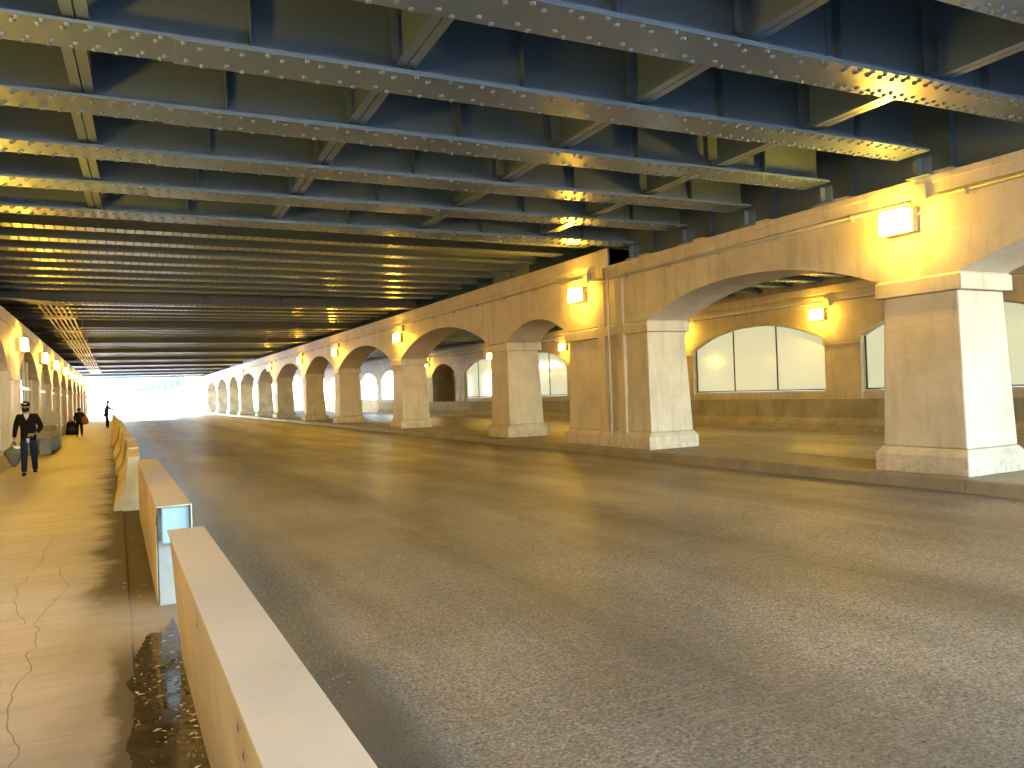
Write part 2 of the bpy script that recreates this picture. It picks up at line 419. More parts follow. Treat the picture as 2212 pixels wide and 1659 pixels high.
def opening_mesh(mb, x0, x1, a, b_, zs, zc, zt, n=28, e=2.15, back=True):
    ysx = [a+(b_-a)*(.5-.5*math.cos(math.pi*i/n)) for i in range(n+1)]
    zz = [max(zs, arch_z(y, a, b_, zs, zc, e)) for y in ysx]
    for i in range(n):
        y0, y1, z0, z1 = ysx[i], ysx[i+1], zz[i], zz[i+1]
        mb.face([(x0, y0, z0), (x0, y0, zt), (x0, y1, zt), (x0, y1, z1)])
        mb.face([(x1, y0, z0), (x1, y1, z1), (x1, y1, zt), (x1, y0, zt)])
        mb.face([(x0, y0, z0), (x0, y1, z1), (x1, y1, z1), (x1, y0, z0)])
    mb.face([(x0, a, zt), (x1, a, zt), (x1, b_, zt), (x0, b_, zt)])
def stepped(mb, x0, x1, a, b_, z0, z1):
    mb.box(x0, x1, a, b_, z0, z1)
sp = MB()
yends = (-15.2, 136.7)
CUT = YJ
for i, (a, b_) in enumerate(piers):
    for (p, q) in ([(a, CUT), (CUT, b_)] if a < CUT < b_ else [(a, b_)]):
        zt = ZT1 if q <= CUT+.01 else ZT2
        sp.box(XF, XB, p, q, ZC1, zt)
    if i+1 < len(piers):
        a2 = piers[i+1][0]
        zc = {1: 3.98, 2: 4.05, 3: 4.06, 4: 4.0, 5: 4.44}.get(i, 4.45)
        zt = ZT1 if a2 <= 16 else ZT2
        opening_mesh(sp, XF, XB, b_, a2, ZC1, zc, zt)
sp.build('arch_wall', M['paint'], arc, fix=False, loc=(-12.4, 0, 0))
for i, (a, b_) in enumerate(piers):
    bt = .065
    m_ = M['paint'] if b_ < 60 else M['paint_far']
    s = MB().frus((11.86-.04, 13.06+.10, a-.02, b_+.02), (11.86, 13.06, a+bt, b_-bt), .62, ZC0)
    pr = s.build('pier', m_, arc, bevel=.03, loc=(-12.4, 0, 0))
    s = MB()
    s.frus((11.70, 13.26, a-.10, b_+.10), (11.70, 13.26, a-.10, b_+.10), .2, .50)
    s.frus((11.70, 13.26, a-.10, b_+.10), (11.815, 13.17, a-.025, b_+.025), .5, .62)
    s.build('plinth', m_, pr, bevel=.02)
    s = MB()
    s.frus((11.775, 13.14, a-.045, b_+.045), (11.775, 13.14, a-.045, b_+.045), ZC0, ZC1-.05)
    s.frus((11.775, 13.14, a-.045, b_+.045), (11.825, 13.10, a+.0, b_-.0), ZC1-.05, ZC1)
    s.build('capital', m_, pr, bevel=.012)
# mouldings round the joint in the double pier, and string courses
tr = MB()
for (a, zt) in ((17.30, 5.45), (16.45, 4.72)):
    tr.box(11.765, 11.86, a, a+.34, .45, zt)
tr.box(11.79, 11.86, 15.9, 16.45, 3.44, 3.52); tr.box(11.79, 11.86, 17.64, 19.2, 3.44, 3.50)
tr.build('joint_moulding', M['paint'], arc, bevel=.012, loc=(-12.4, 0, 0))
cn = MB()
cn.box(11.76, 11.90, -15.2, YJ-.03, 4.72, 5.003); cn.box(11.73, 12.0, -15.2, YJ-.03, 4.90, 5.02)
cn.box(11.775, 11.90, YJ+.03, 136.7, 5.12, 5.503); cn.box(11.76, 13.14, YJ, YJ+.45, 5.0, 5.506)
cn.build('cornice', M['paint'], arc, bevel=.012, loc=(-12.4, 0, 0))
jt = MB(); jt.box(11.75, 11.762, 17.02, 17.06, .6, 5.0)
jt.build('expansion_joint', M['crackm'], arc, loc=(-12.4, 0, 0))
# bearing pads along the wall top
bp = MB()
GY1 = [2.55, 4.5, 6.47, 8.42, 10.35, 12.28, 14.22, 16.25]
for y in GY1: bp.box(11.80, 12.5, y-.85, y-.15, 5.02, 5.09)
bp.build('bearing_ledge', M['paint'], arc, loc=(-12.4, 0, 0))

# ------------------------------------------------------------------ lamps on the walls
def make_lamp():
    t = empty('wall_lamp')
    MB().box(-.15, -.002, -.27, .27, -.20, .20).build('housing', M['housing'], t, bevel=.02)
    MB().frus((-.325, -.24, -.25, .25), (-.305, -.24, -.235, .235), -.185, .19).build('lens', M['lens'], t, bevel=.02)
    MB().frus((-.239, -.152, -.25, .25), (-.239, -.152, -.235, .235), -.185, .19).build('lens_rim', M['rim'], t)
    jb = MB().box(-.13, -.002, -.50, -.26, .28, .56).build('junction_box', M['housing'], t, bevel=.012)
    s = MB(); s.tube([(-.06, -.40, .28), (-.06, -.41, .18), (-.06, -.36, .10), (-.06, -.27, .06)], .013)
    s.build('cable', M['galv'], t, smooth=True)
    return t
lamp0 = make_lamp(); used = False
lamps = []
def place_lamp(x, y, z, rz, lab, grp, sc=1):
    global used
    t = copy_tree(lamp0) if used else lamp0; used = True
    t.location = (x, y, z); t.rotation_euler = (0, 0, rz); t.scale = (sc,)*3
    label(t, lab, 'lamp', grp); lamps.append(t); return t
ra = [('glowing square wall lamp high on the nearest right arcade pier', 8.42, 4.37), ('glowing square wall lamp on the arcade beside the vertical wall joint', 18.45, 4.42)]
for lab, y, z in ra: place_lamp(XF, y, z, 0, lab, 'wall lamps along the right arcade')
for i, y in enumerate((33.4+.6, 45.4, 55.3, 67.3, 83.5, 93.8, 105.8, 117.5, 131)):
    place_lamp(XF, y, 4.40, 0, 'glowing wall lamp on the right arcade, %s beyond the vertical wall joint' % ordn(i), 'wall lamps along the right arcade')
for i, y in enumerate((-.2, 6.5, 13.3, 20.1)):
    place_lamp(-2.62, y, 3.68, math.pi, 'unseen left wall lamp beside the camera, %s along the wall' % ordn(i), 'wall lamps along the left wall')
for i, y in enumerate((27.2, 34.9, 41.3, 48.3, 54.6, 61.3, 67.2, 73.6, 80, 86.5)):
    place_lamp(-2.62, y, 3.68, math.pi, 'glowing lamp on the left pier wall, %s counting from the camera' % ordn(i), 'wall lamps along the left wall')
XBW = 23.3
for lab, y in (('amber wall lamp on the far wall seen through the widest right arch', 20.1), ('amber wall lamp on the far wall behind the nearest pier', 11.2), ('amber wall lamp on the far wall seen in the narrow arch', 38.3),
               ('amber wall lamp on the far wall beside the arched door', 48.0), ('small amber wall lamp on the far wall beyond the arched door', 60.3), ('tiny amber wall lamp on the far wall nearest the daylight', 68.2)):
    place_lamp(XBW-.02, y, 4.20, 0, lab, 'wall lamps on the far side wall')

place_lamp(XBW-.02, 28.0, 4.20, 0, 'amber wall lamp on the far wall hidden behind the double pier', 'wall lamps on the far side wall')
for i, y in enumerate((24.0,)):
    place_lamp(XB+.02, y, 4.25, math.pi, 'lamp on the back of the arcade facing the far roadway, %s pier' % ordn(i), 'wall lamps on the back of the arcade')
# conduit along the arcade
def thing_mesh(mb, name, m, lab, cat, grp=None, smooth=False, bevel=0):
    o = mb.build(name, m, smooth=smooth, bevel=bevel); label(o, lab, cat, grp); return o
def conduit(xs, pts, name_lab, clipsx, r=.028):
    t = empty('conduit_pipe', pts[0])
    s = MB(); s.tube(pts, r, 8); o = s.build('pipe', M['galv'], t, smooth=True); o.location = -Vector(pts[0])
    for y in clipsx:
        s = MB(); z = None
        for p, q in zip(pts, pts[1:]):
            if p[1] <= y <= q[1]: z = p[2]+(q[2]-p[2])*(y-p[1])/max(1e-6, q[1]-p[1]); x = p[0]
        if z: s.tube([(x, y-.02, z), (x, y+.02, z)], r+.014, 8); s.box(x-.01, x+.05, y-.015, y+.015, z-.07, z-.02)
        if z: o = s.build('pipe_clip', M['galv'], t); o.location = -Vector(pts[0])
    label(t, name_lab, 'conduit')
xq = XF-.07
conduit(0, [(xq, -10, 4.66), (xq, 7.9, 4.66)], 'grey conduit under the cornice right of the nearest big wall lamp', [.5+1.7*k for k in range(5)])
conduit(0, [(xq, 8.25, 4.66), (xq, 17.3, 4.66), (xq, 17.7, 4.72), (xq, 17.98, 4.74)], 'grey conduit under the cornice between the two nearest right wall lamps', [9.4+1.7*k for k in range(5)])
conduit(0, [(xq, 18.3, 4.84), (xq, 19.3, 4.84), (xq, 19.7, 4.95), (xq, 60, 4.95), (xq, 136, 4.95)], 'long thin conduit under the cornice running to the daylight', [21+2.2*k for k in range(40)])
s = MB(); s.tube([(11.72, 17.04, 5.0), (11.72, 17.04, .7), (11.70, 17.06, .3)], .03, 8)
thing_mesh(s, 'drain_pipe', M['paint'], 'thin vertical pipe down the joint in the double pier', 'pipe', smooth=True)
conduit(0, [(XBW-.09, 0, 4.62), (XBW-.09, 60, 4.62)], 'conduit along the top of the far side wall', [2+2.5*k for k in range(22)])

# ------------------------------------------------------------------ steel girders
DIA = [-3.4, -.3, 2.9, 6.05, 9.05]
def girder_parts(t, x0, x1, zb, depth, fw, detail, plate=None, mat_=None):
    mm = mat_ or M['steel']
    MB().box(x0, x1, -.008, .008, zb+.03, zb+depth).build('web', mm, t)
    f = MB().box(x0, x1, -fw/2, fw/2, zb, zb+.03)
    if plate: f.box(plate[0], plate[1], -fw/2+.004, fw/2-.004, zb-.018, zb-.0005)
    if detail: f.box(x0, x1, -fw/2+.03, fw/2-.03, zb+.031, zb+.046)
    an = {}
    if detail:
        for s_ in (-1, 1):
            a = an[s_] = MB(); a.box(x0, x1, min(s_*.0085, s_*.024), max(s_*.0085, s_*.024), zb+.046, zb+.19); a.sm0 = len(a.f)
    r = f; r.sm0 = len(r.f); n = int((x1-x0)/.2)
    rr = .031 if detail else .028
    for i in range(n):
        x = x0+.1+i*.2
        zz = zb-.018 if plate and plate[0] < x < plate[1] else zb
        if detail:
            dbl = x > 7.4
            for y_, dx in ((-.25, 0), (-.165, 0 if dbl else .16), (.165, 0 if dbl else .04), (.25, .2 if not dbl else 0)):
                if not dbl and i % 2 and x > .6: continue
                if plate and min(abs(x+dx-plate[0]), abs(x+dx-plate[1])) < .05: continue
                r.dome((x+dx+(.02 if abs(y_) < .2 and dbl else 0), y_, zz), (0, 0, -1), rr, .027, 10)
            for s_ in (-1, 1): an[s_].dome((x+.05, s_*.024, zb+.115), (0, s_, 0), .021, .016, 6)
        else:
            for y_ in (-fw*.36, -fw*.2, fw*.2, fw*.36):
                r.dome((x, y_, zz), (0, 0, -1), rr, .022, 5)
    f.build('bottom_flange', mm, t, fix=False)
    for a in an.values(): a.build('angle', mm, t, fix=False)
def make_girder(name, x0, x1, zb, depth, fw, detail, plate=None, mat_=None, stiff=(), ends=()):
    t = empty(name); girder_parts(t, x0, x1, zb, depth, fw, detail, plate, mat_)
    for x in stiff:
        s = MB()
        s.box(x-.006, x+.006, -.14, -.0085, zb+.047, zb+depth-.02); s.box(x-.006, x+.006, .0085, .14, zb+.047, zb+depth-.02)
        s.box(x-.11, x-.0065, -.0205, -.0085, zb+.192, zb+depth-.02)
        if detail:
            for k in range(5): s.dome((x-.06, -.0205, zb+.28+k*.2), (0, -1, 0), .016, .012, 6)
        s.build('stiffener', mat_ or M['steel'], t)
    for x in ends:   # bearing stub under the end
        s = MB(); s.box(x-.008, x+.008, -.16, .16, zb-.32, zb-.0195); s.box(x-.12, x+.2, -.008, .008, zb-.32, zb-.0195)
        s.box(x-.15, x+.25, -.2, .2, zb-.335, zb-.3205)
        s.build('bearing_stub', M['steel'], t)
    return t
SK = -math.atan(.036)
g0 = make_girder('plate_girder', -7, 11.55, 5.35, 1.4, .6, True, (.62, 8.4), None, (-5, -1.9, 1.35, 4.5, 7.55, 10.2), (11.75,))
glabs = {4.5: 'riveted steel girder crossing the top right corner of the picture', 2.55: 'riveted steel girder nearest overhead, mostly above the picture edge', 6.47: 'wide riveted girder whose underside carries the bright glare of the nearest right lamp',
  8.42: 'riveted steel girder starting at the top left corner, ending on the right ledge', 10.35: 'riveted steel girder just behind the one from the top left corner', 12.28: 'riveted steel girder in the middle of the deep near bays',
  14.22: 'riveted girder with yellow light on its left end, last but one deep one', 16.25: 'last riveted girder of the deep near bays, in front of the shallow dense rows'}
gs = []
for i, y in enumerate(GY1):
    t = g0 if i == 0 else copy_tree(g0)
    t.location = (0, y, 0); t.rotation_euler = (0, 0, SK); label(t, glabs[y], 'girder', 'deep riveted girders of the near span'); gs.append(t)
# cross braces between the deep girders
def make_brace(L):
    t = empty('cross_brace')
    MB().box(-.006, .006, .16, L-.16, 5.50, 6.45).build('web_plate', M['steel'], t)
    for s_ in (-1, 1):
        s = MB(); s.box(min(s_*.008, s_*.115), max(s_*.008, s_*.115), .03, L-.03, 5.43, 5.442); s.box(min(s_*.008, s_*.02), max(s_*.008, s_*.02), .03, L-.03, 5.4425, 5.55)
        s.build('bottom_angle', M['steel'], t)
    for y in (.03, L-.045):
        s = MB(); s.box(-.10, -.0085, y, y+.015, 5.56, 6.4)
        for k in range(4): s.dome((-.055, y if y < .1 else y, 5.66+k*.2), (0, -1, 0), .018, .014, 6)
        s.build('end_angle', M['steel'], t)
    return t
b0 = make_brace(1.93); first = True
rows = ['above the picture edge', 'in the top right bay', 'in the nearest full bay', 'in the second full bay', 'in the third bay back', 'in the fourth bay back', 'in the last deep bay']
cols = ['at the far left', 'near the left edge', 'left of the middle', 'right of the middle', 'toward the right arcade']
for i in range(len(GY1)-1):
    for j, x in enumerate(DIA):
        t = b0 if first else copy_tree(b0); first = False
        t.location = (x, GY1[i]-x*.036, 0); t.rotation_euler = (0, 0, SK)
        label(t, 'short steel cross brace %s, %s' % (rows[i], cols[j]), 'brace', 'cross braces between the deep girders')
# longitudinal girder along the wall top
t = empty('edge_girder', (12.45, 0, 0))
MB().box(-.01, .01, -6, 17.0, 5.05, 6.75).build('web', M['steel'], t)
s = MB(); s.box(-.10, .10, -6, 17.0, 5.022, 5.0495); s.box(-.028, -.0105, -6, 17, 5.052, 5.2)
s.sm0 = len(s.f)
for k in range(150): s.dome((-.028, -5.9+k*.153, 5.13), (-1, 0, 0), .017, .013, 6)
for k in range(9):
    for q in range(9): s.dome((-.0105, 2.9+k*1.95, 5.3+q*.15), (-1, 0, 0), .015, .012, 6)
s.build('bottom_flange', M['steel'], t, fix=False)
for y in GY1: MB().box(-.14, -.0105, y-.52, y-.505, 5.21, 6.7).build('stiffener', M['steel'], t)
label(t, 'long riveted edge girder standing on the right arcade behind the girder ends', 'girder')
# shallow girders of the far spans
DEEP = [31.8+10.3*k for k in range(9)]
sh0 = make_girder('shallow_girder', -7, 11.9, 5.75, 1.0, .42, False, None, M['steel_far'], (), ())
for ch in sh0.children: pass
first = True; k = 0; y = 18.2
shy = []
while y < 124:
    if min(abs(y-d) for d in DEEP) > .7: shy.append(y)
    y += 1.49
for i, y in enumerate(shy):
    t = sh0 if i == 0 else copy_tree(sh0)
    t.location = (0, y, 0)
    label(t, 'shallow riveted ceiling girder, %s row behind the deep near bays' % ordn(i), 'girder', 'shallow girders of the far spans')
# small stiffener plates between first shallow rows
dp0 = make_girder('deep_cross_girder', -7, 11.78, 5.5, 1.3, .5, False, None, M['steel_dark'], (-2.6, .2, 3.1, 6.0, 8.9), ())
for ch in dp0.children:
    if ch.name.startswith('bottom_flange'): pass
for i, y in enumerate(DEEP):
    t = dp0 if i == 0 else copy_tree(dp0)
    t.location = (0, y, 0)
    label(t, 'dark smooth deep cross girder, %s one seen from the camera' % ordn(i), 'girder', 'deep cross girders between the far spans')
# blocks between shallow rows (short diaphragms)
s = MB()
# right bay girders
rb0 = make_girder('shallow_girder', 12.9, 25.2, 5.45, 1.1, .42, False, None, M['steel'], (), ())
for i in range(48):
    y = 13.0+1.49*i
    t = rb0 if i == 0 else copy_tree(rb0)
    t.location = (0, y, 0)
    label(t, 'shallow girder over the right roadway seen through the arches, %s in its row' % ordn(i), 'girder', 'girders over the right roadway')
# deck
s = MB(); s.box(-8, 25.6, -4.2, 126, 6.78, 7.3)
o = s.build('deck_slab', M['deck']); label(o, 'dark underside of the railway deck above all the girders', 'deck')
s = MB(); s.box(-7.2, 25.6, 125.4, 125.9, 5.5, 6.77)
o = s.build('end_fascia_girder', M['steel']); label(o, 'last fascia girder of the deck against the far daylight', 'girder')
s = MB(); s.box(-7.6, 25.6, -4.6, -4.205, 5.6, 7.3)
o = s.build('near_fascia_girder', M['steel']); label(o, 'fascia girder of the deck behind the camera', 'girder')

# conduits bundle on the left
t = empty('conduit_bundle', (-1.8, 30, 5.3))
s = MB(); 
for k in range(6):
    x = -2.25+k*.17
    s.tube([(-7, 27.6+.1*k, 5.22), (x-.5, 29.2+.1*k, 5.28), (x, 30.6+.1*k, 5.3), (x, 60, 5.3), (x, 98, 5.3)], .035, 8)
o = s.build('pipe', M['galv'], t, smooth=True); o.location = (1.8, -30, -5.3)
for k in range(11):
    y = 34.5+k*6.1
    s = MB().box(-2.42, -1.22, y-.05, y+.05, 5.20, 5.262)
    for x in (-2.38, -1.26): s.box(x-.01, x+.01, y-.01, y+.01, 5.2625, 5.9)
    o = s.build('trapeze_hanger', M['galv'], t); o.location = (1.8, -30, -5.3)
label(t, 'bundle of parallel conduits hung under the left side of the ceiling', 'conduits')

# ------------------------------------------------------------------ left wall
LX = -2.6
lw = empty('left_wall', (LX, 20, 0)); LO = (-LX, -20, 0)
label(lw, 'left side wall of narrow piers, tall arched shop windows and a long cornice', 'wall')
lop = [(-6.5, -.7), (.2, 6.0), (6.9, 12.7), (13.6, 19.4), (20.3, 25.2), (27.85, 34.45), (35.35, 40.9), (41.7, 46.9), (47.9, 53.2), (54.3, 59.9), (61.1, 66.1), (67.2, 72.4), (73.5, 78.8), (79.9, 85.2), (86.2, 90.0)]
DPT = .28
w = MB(); prev = -9
for a, b_ in lop:
    w.box(LX-DPT-.2, LX, prev, a, 2.80, 4.35)
    opening_mesh(w, LX, LX-DPT-.2, a, b_, 2.80, 3.72, 4.35, n=20)
    prev = b_
w.box(LX-DPT-.2, LX, prev, 91, 2.8, 4.35)
w.build('arch_wall', M['paint'], lw, fix=False, loc=LO)
s = MB().box(LX-.9, LX+.07, -9, 91, 4.10, 4.42); s.build('cornice', M['paint'], lw, loc=LO, bevel=.01)
prev = -9
for i, (a, b_) in enumerate(lop+[(91, 91)]):
    s = MB().box(LX-DPT-.2, LX+.0, prev, a, .15, 2.72)
    pr = s.build('pier', M['paint'], lw, loc=LO, bevel=.015)
    s = MB().box(LX-DPT-.2, LX+.03, prev-.02, a+.02, 2.60, 2.82)
    s.build('capital', M['paint'], pr, bevel=.01)
    prev = b_
for i, (a, b_) in enumerate(lop):
    f = MB(); x0, x1 = LX-DPT, LX-DPT+.07
    s = MB().box(LX-DPT-.15, LX-.02, a, b_, .15, .62 if i % 2 == 0 else .35); s.build('sill_wall', M['benchc'] if i > 5 else M['paint'], lw, loc=LO)
    zb_ = .62 if i % 2 == 0 else .35
    f.box(x0, x1, a, b_, zb_, zb_+.07); f.box(x0, x1, a, b_, 2.40, 2.52)
    nm = 5
    for k in range(nm+1):
        y = a+.03+(b_-a-.06)*k/nm; f.box(x0-.001, x1-.002, y-.03, y+.03, zb_+.07, min(3.7, arch_z(y, a, b_, 2.80, 3.72)+.02))
    f.box(x0, x1-.01, a, b_, 1.15, 1.20)
    wf = f.build('window', M['alu'], lw, loc=LO)
    s = MB().box(x0+.015, x0+.025, a, b_, zb_+.05, 3.75); s.build('pane', M['glass'], wf)
s = MB().box(-7.4, -7.2, -9, 90.5, .15, 6.78); s.box(-7.4, -7.2, -26, -9.01, .15, 12); s.box(-7.4, -7.2, -9, -3.5, 6.781, 12); o = s.build('hall_wall_sky_block', M['conc']); label(o, 'plain dark wall behind the left shop windows, added height behind the camera blocks sky', 'wall')  # boxes behind the camera are unseen, added to block sky from the left
s = MB().box(-7.19, LX-.3, -9, 91, 4.43, 4.5); o = s.build('hall_roof_ledge', M['conc']); label(o, 'flat ledge behind the left cornice', 'ledge')

# bench and stone wing by the left wall
t = empty('stone_bench', (-2.2, 34, .15)); BO = (2.2, -34, -.15)
MB().box(-2.62, -2.02, 30.6, 35.4, .70, .90).build('seat', M['benchc'], t, loc=BO, bevel=.02)
MB().box(-2.55, -2.0, 33.4, 35.2, .9005, 1.10).build('armrest', M['benchc'], t, loc=BO, bevel=.02)
for y in (30.9, 33.5, 35.0): MB().box(-2.36, -2.03, y, y+.3, .15, .6995).build('leg', M['stone'], t, loc=BO, bevel=.01)
label(t, 'heavy concrete bench with block armrest against the left wall behind the man', 'bench')
s = MB().prism([(LX+.02, .15), (-1.98, .15), (-1.98, 1.45), (-2.10, 1.52), (LX+.02, 1.85)], 'y', 35.6, 35.85)
o = s.build('stone_wing', M['stone'], bevel=.01); label(o, 'grey stone slab with sloping top standing behind the bench', 'slab')

# ------------------------------------------------------------------ far side wall across the right roadway
bw = empty('far_side_wall', (XBW, 30, 0)); BO = (-XBW, -30, 0)
label(bw, 'wall across the right roadway with wide arched frosted windows between piers', 'wall')
bop = [(3.4, 10.1), (11.7, 18.45), (20.0, 27.3), (28.7, 36.8), (38.3, 45.0), (46.35, 53.15), (54.9, 59.6), (61.2, 66.6), (68.0, 73.4), (75, 80.5), (82, 87.5), (89, 94.5), (96, 101.5), (103, 108.5), (110, 115.5)]
w = MB(); prev = -8
for i, (a, b_) in enumerate(bop):
    w.box(XBW, XBW+1.0, prev, a, 3.30, 5.2)
    opening_mesh(w, XBW, XBW+1.0, a, b_, 3.30, 4.12 if i < 6 else 4.1, 5.2, n=24)
    prev = b_
w.box(XBW, XBW+1.0, prev, 124, 3.3, 5.2)
w.build('arch_wall', M['paint'], bw, fix=False, loc=BO)
prev = -8
for i, (a, b_) in enumerate(bop+[(124, 124)]):
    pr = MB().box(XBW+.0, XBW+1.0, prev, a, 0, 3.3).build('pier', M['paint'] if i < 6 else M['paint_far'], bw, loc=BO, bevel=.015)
    MB().box(XBW-.05, XBW+1.05, prev-.04, a+.04, 3.05, 3.31).build('capital', M['paint'], pr, bevel=.01)
    prev = b_
s = MB().box(XBW+.3, XBW+.9, -6, 124, 5.221, 6.775); s.build('upper_wall', M['conc'], bw, loc=BO)
s = MB().box(XBW-.06, XBW+.2, -8, 124, 4.72, 4.86); s.box(XBW-.08, XBW+1.1, -8, 124, 4.95, 5.22); s.build('cornice', M['paint'], bw, loc=BO, bevel=.01)
for i, (a, b_) in enumerate(bop):
    MB().box(XBW+.05, XBW+.9, a, b_, 0, 1.33 if i != 6 else .1).build('sill_wall', M['paint'], bw, loc=BO)
    if i < 6:
        xa = XBW+.18
        fr = MB(); fr.box(xa-.04, xa+.02, a, b_, 1.33, 1.40)
        N = 24
        yy = [a+(b_-a)*q/N for q in range(N+1)]
        pts = [(y, arch_z(y, a, b_, 3.30, 4.12)) for y in yy]
        for (ya, za), (yb, zb) in zip(pts, pts[1:]):
            fr.face([(xa-.04, ya, za), (xa-.04, yb, zb), (xa-.04, yb, zb-.07), (xa-.04, ya, za-.07)])
            fr.face([(xa-.04, ya, za-.07), (xa-.04, yb, zb-.07), (xa+.02, yb, zb-.07), (xa+.02, ya, za-.07)])
        fr.box(xa-.04, xa+.02, a, a+.07, 1.4, 3.3); fr.box(xa-.04, xa+.02, b_-.07, b_, 1.4, 3.3)
        wf = fr.build('window', M['alu'], bw, loc=BO, fix=False)
        s = MB(); n = 3
        for k in range(n+1):
            y = a+.07+(b_-a-.14)*k/n
            if k in (0, n): y += .02 if k == 0 else -.02
            s.box(xa-.035, xa+.01, y-.022, y+.022, 1.405, arch_z(y, a, b_, 3.30, 4.12)-.02)
        s.box(xa-.035, xa+.01, a+.05, b_-.05, 1.402, 1.45)
        s.build('mullion', M['black'], wf)
        s = MB()
        for k in range(n):
            ya = a+.09+(b_-a-.18)*k/n; yb = a+.09+(b_-a-.18)*(k+1)/n; NN = 8
            q = [(ya+(yb-ya)*u/NN) for u in range(NN+1)]
            tilt = (.012, -.01, .02)[k]
            s.face([(xa+.0+tilt*.3, ya, 1.43)] + [(xa+.0+tilt*.3, yb, 1.43)] + [(xa+.0, y, arch_z(y, a, b_, 3.30, 4.12)-.03) for y in q[::-1]])
        s.build('pane', M['frost'], wf, fix=False)
# arched doorway with stair rails
dr = empty('door_recess', (XBW+1.2, 57, .1)); 
label(dr, 'grey green door with posted notices behind an arch of the far wall', 'door'); DO = (-XBW-1.2, -57, -.1)
d = MB().box(XBW+1.3, XBW+1.36, 56.3, 58.4, .1, 3.6).build('door_leaf', M['door'], dr, loc=DO, bevel=.01)
pa = plain('white_paper', (.62, .66, .6)); rd_ = plain('red_panel', (.35, .08, .08)); bl_ = plain('blue_panel', (.05, .06, .3))
MB().box(XBW+1.285, XBW+1.298, 56.8, 57.8, 2.85, 3.45).build('notice', pa, d)
MB().box(XBW+1.285, XBW+1.298, 56.8, 57.7, 2.55, 2.72).build('notice', rd_, d)
MB().box(XBW+1.285, XBW+1.298, 56.8, 57.7, 2.30, 2.53).build('notice', bl_, d)
MB().box(XBW+1.285, XBW+1.298, 57.0, 57.6, 1.85, 2.2).build('notice', pa, d)
MB().box(XBW+1.285, XBW+1.298, 56.9, 57.5, 1.5, 1.62).build('notice', pa, d)
s = MB().tube([(XBW+.6, 55.4, 1.9), (XBW+.6, 58.2, 1.0)], .03, 6); s.tube([(XBW+.6, 55.4, 1.9), (XBW+.6, 55.4, .1)], .03, 6); s.tube([(XBW+.6, 58.2, 1.0), (XBW+.6, 58.2, .1)], .03, 6)
s.build('stair_rail', M['galv'], dr, loc=DO)
MB().box(XBW+1.0, XBW+3.4, 54, 54.5, 0, 4.4).build('side_wall', M['paint'], dr, loc=DO)
MB().box(XBW+1.0, XBW+3.4, 59.7, 60.2, 0, 4.4).build('side_wall', M['paint'], dr, loc=DO)
MB().box(XBW+3.2, XBW+3.4, 54.5, 59.7, 0, 4.4).build('back_wall', M['conc'], dr, loc=DO)
MB().box(XBW+1.0, XBW+3.4, 54, 60.2, 4.41, 4.5).build('ceiling', M['conc'], dr, loc=DO)

# barrier along the far roadway
ybs = [-8, -3.2, 1.6, 6.4, 10.3, 14.8, 19.3, 24.1, 28.9, 33.7, 38.5, 43.3, 48.1, 52.9, 57.7, 62.5, 67.3, 72.1]
bprof = [(22.28, 0), (22.95, 0), (22.95, 1.10), (22.68, 1.10), (22.60, .42), (22.42, .22), (22.36, .02)]
for i, (a, b_) in enumerate(zip(ybs, ybs[1:])):
    if b_ < 5: continue
    s = MB().prism([(x, z) for x, z in bprof], 'y', a+.008, b_-.008)
    o = s.build('concrete_barrier', M['barrier_old'], bevel=.015)
    label(o, 'ochre stained barrier section along the far roadway, %s from the right' % ordn(max(0, i-2)), 'barrier', 'barrier sections along the far roadway')

# ------------------------------------------------------------------ near barriers
t = empty('concrete_barrier', (.38, 3, .13)); BO = (-.38, -3, -.13)
s = MB(); s.frus((.335, .475, -2.5, 5.42), (.285, .485, -2.5, 5.48), .13, .962); s.build('body', M['barrier'], t, loc=BO, bevel=.006)
s = MB(); s.box(.272, .497, -2.5, 5.5, .9625, .972); s.box(.488, .497, -2.5, 5.5, .80, .962)
s.build('steel_cover', M['cap'], t, loc=BO, bevel=.002)
s = MB()
for (y, z) in ((3.55, .84), (2.32, .86), (2.22, .82), (5.2, .87)): s.face([(.283, y-.024, z), (.283, y+.024, z), (.2825, y+.004, z+.035)])
s.build('rust_spot', M['rust'], t, loc=BO, fix=False)
label(t, 'nearest barrier, long beige steel cover on top, running out of the picture bottom', 'barrier', 'barriers between footpath and road')
t = empty('concrete_barrier', (.39, 9.6, .13)); BO = (-.39, -9.6, -.13)
s = MB(); s.frus((.276, .51, 6.98, 12.35), (.276, .50, 6.98, 12.35), .13, .965); s.build('body', M['stone'], t, loc=BO, bevel=.008)
s = MB(); s.box(.262, .522, 6.72, 12.5, .968, .976); s.box(.514, .522, 6.72, 12.5, .62, .967)
s.build('steel_cover', M['cap'], t, loc=BO)
s = MB(); s.prism([(7.02, .15), (12.5, .15), (12.5, .967), (6.73, .967), (6.85, .90), (7.0, .80), (6.92, .74), (6.98, .5)], 'x', .262, .270)
s.build('side_sheet', M['barrier'], t, loc=BO)  # side takes the lamp-tinted ochre while the cover top stays tan
s = MB().box(.300, .511, 6.80, 6.975, .66, .958); s.build('blue_end_block', M['bluefoam'], t, loc=BO, bevel=.015)
s = MB()
for (y, z) in ((9.6, .80), (8.7, .84), (7.5, .86), (9.9, .88), (8.0, .78)): s.face([(.2615, y-.05, z), (.2615, y+.05, z+.005), (.2612, y+.02, z+.03), (.2612, y-.03, z+.025)])
s.build('rust_spot', M['rust'], t, loc=BO, fix=False)
label(t, 'second barrier with a bent beige steel cover and a bright blue end', 'barrier', 'barriers between footpath and road')
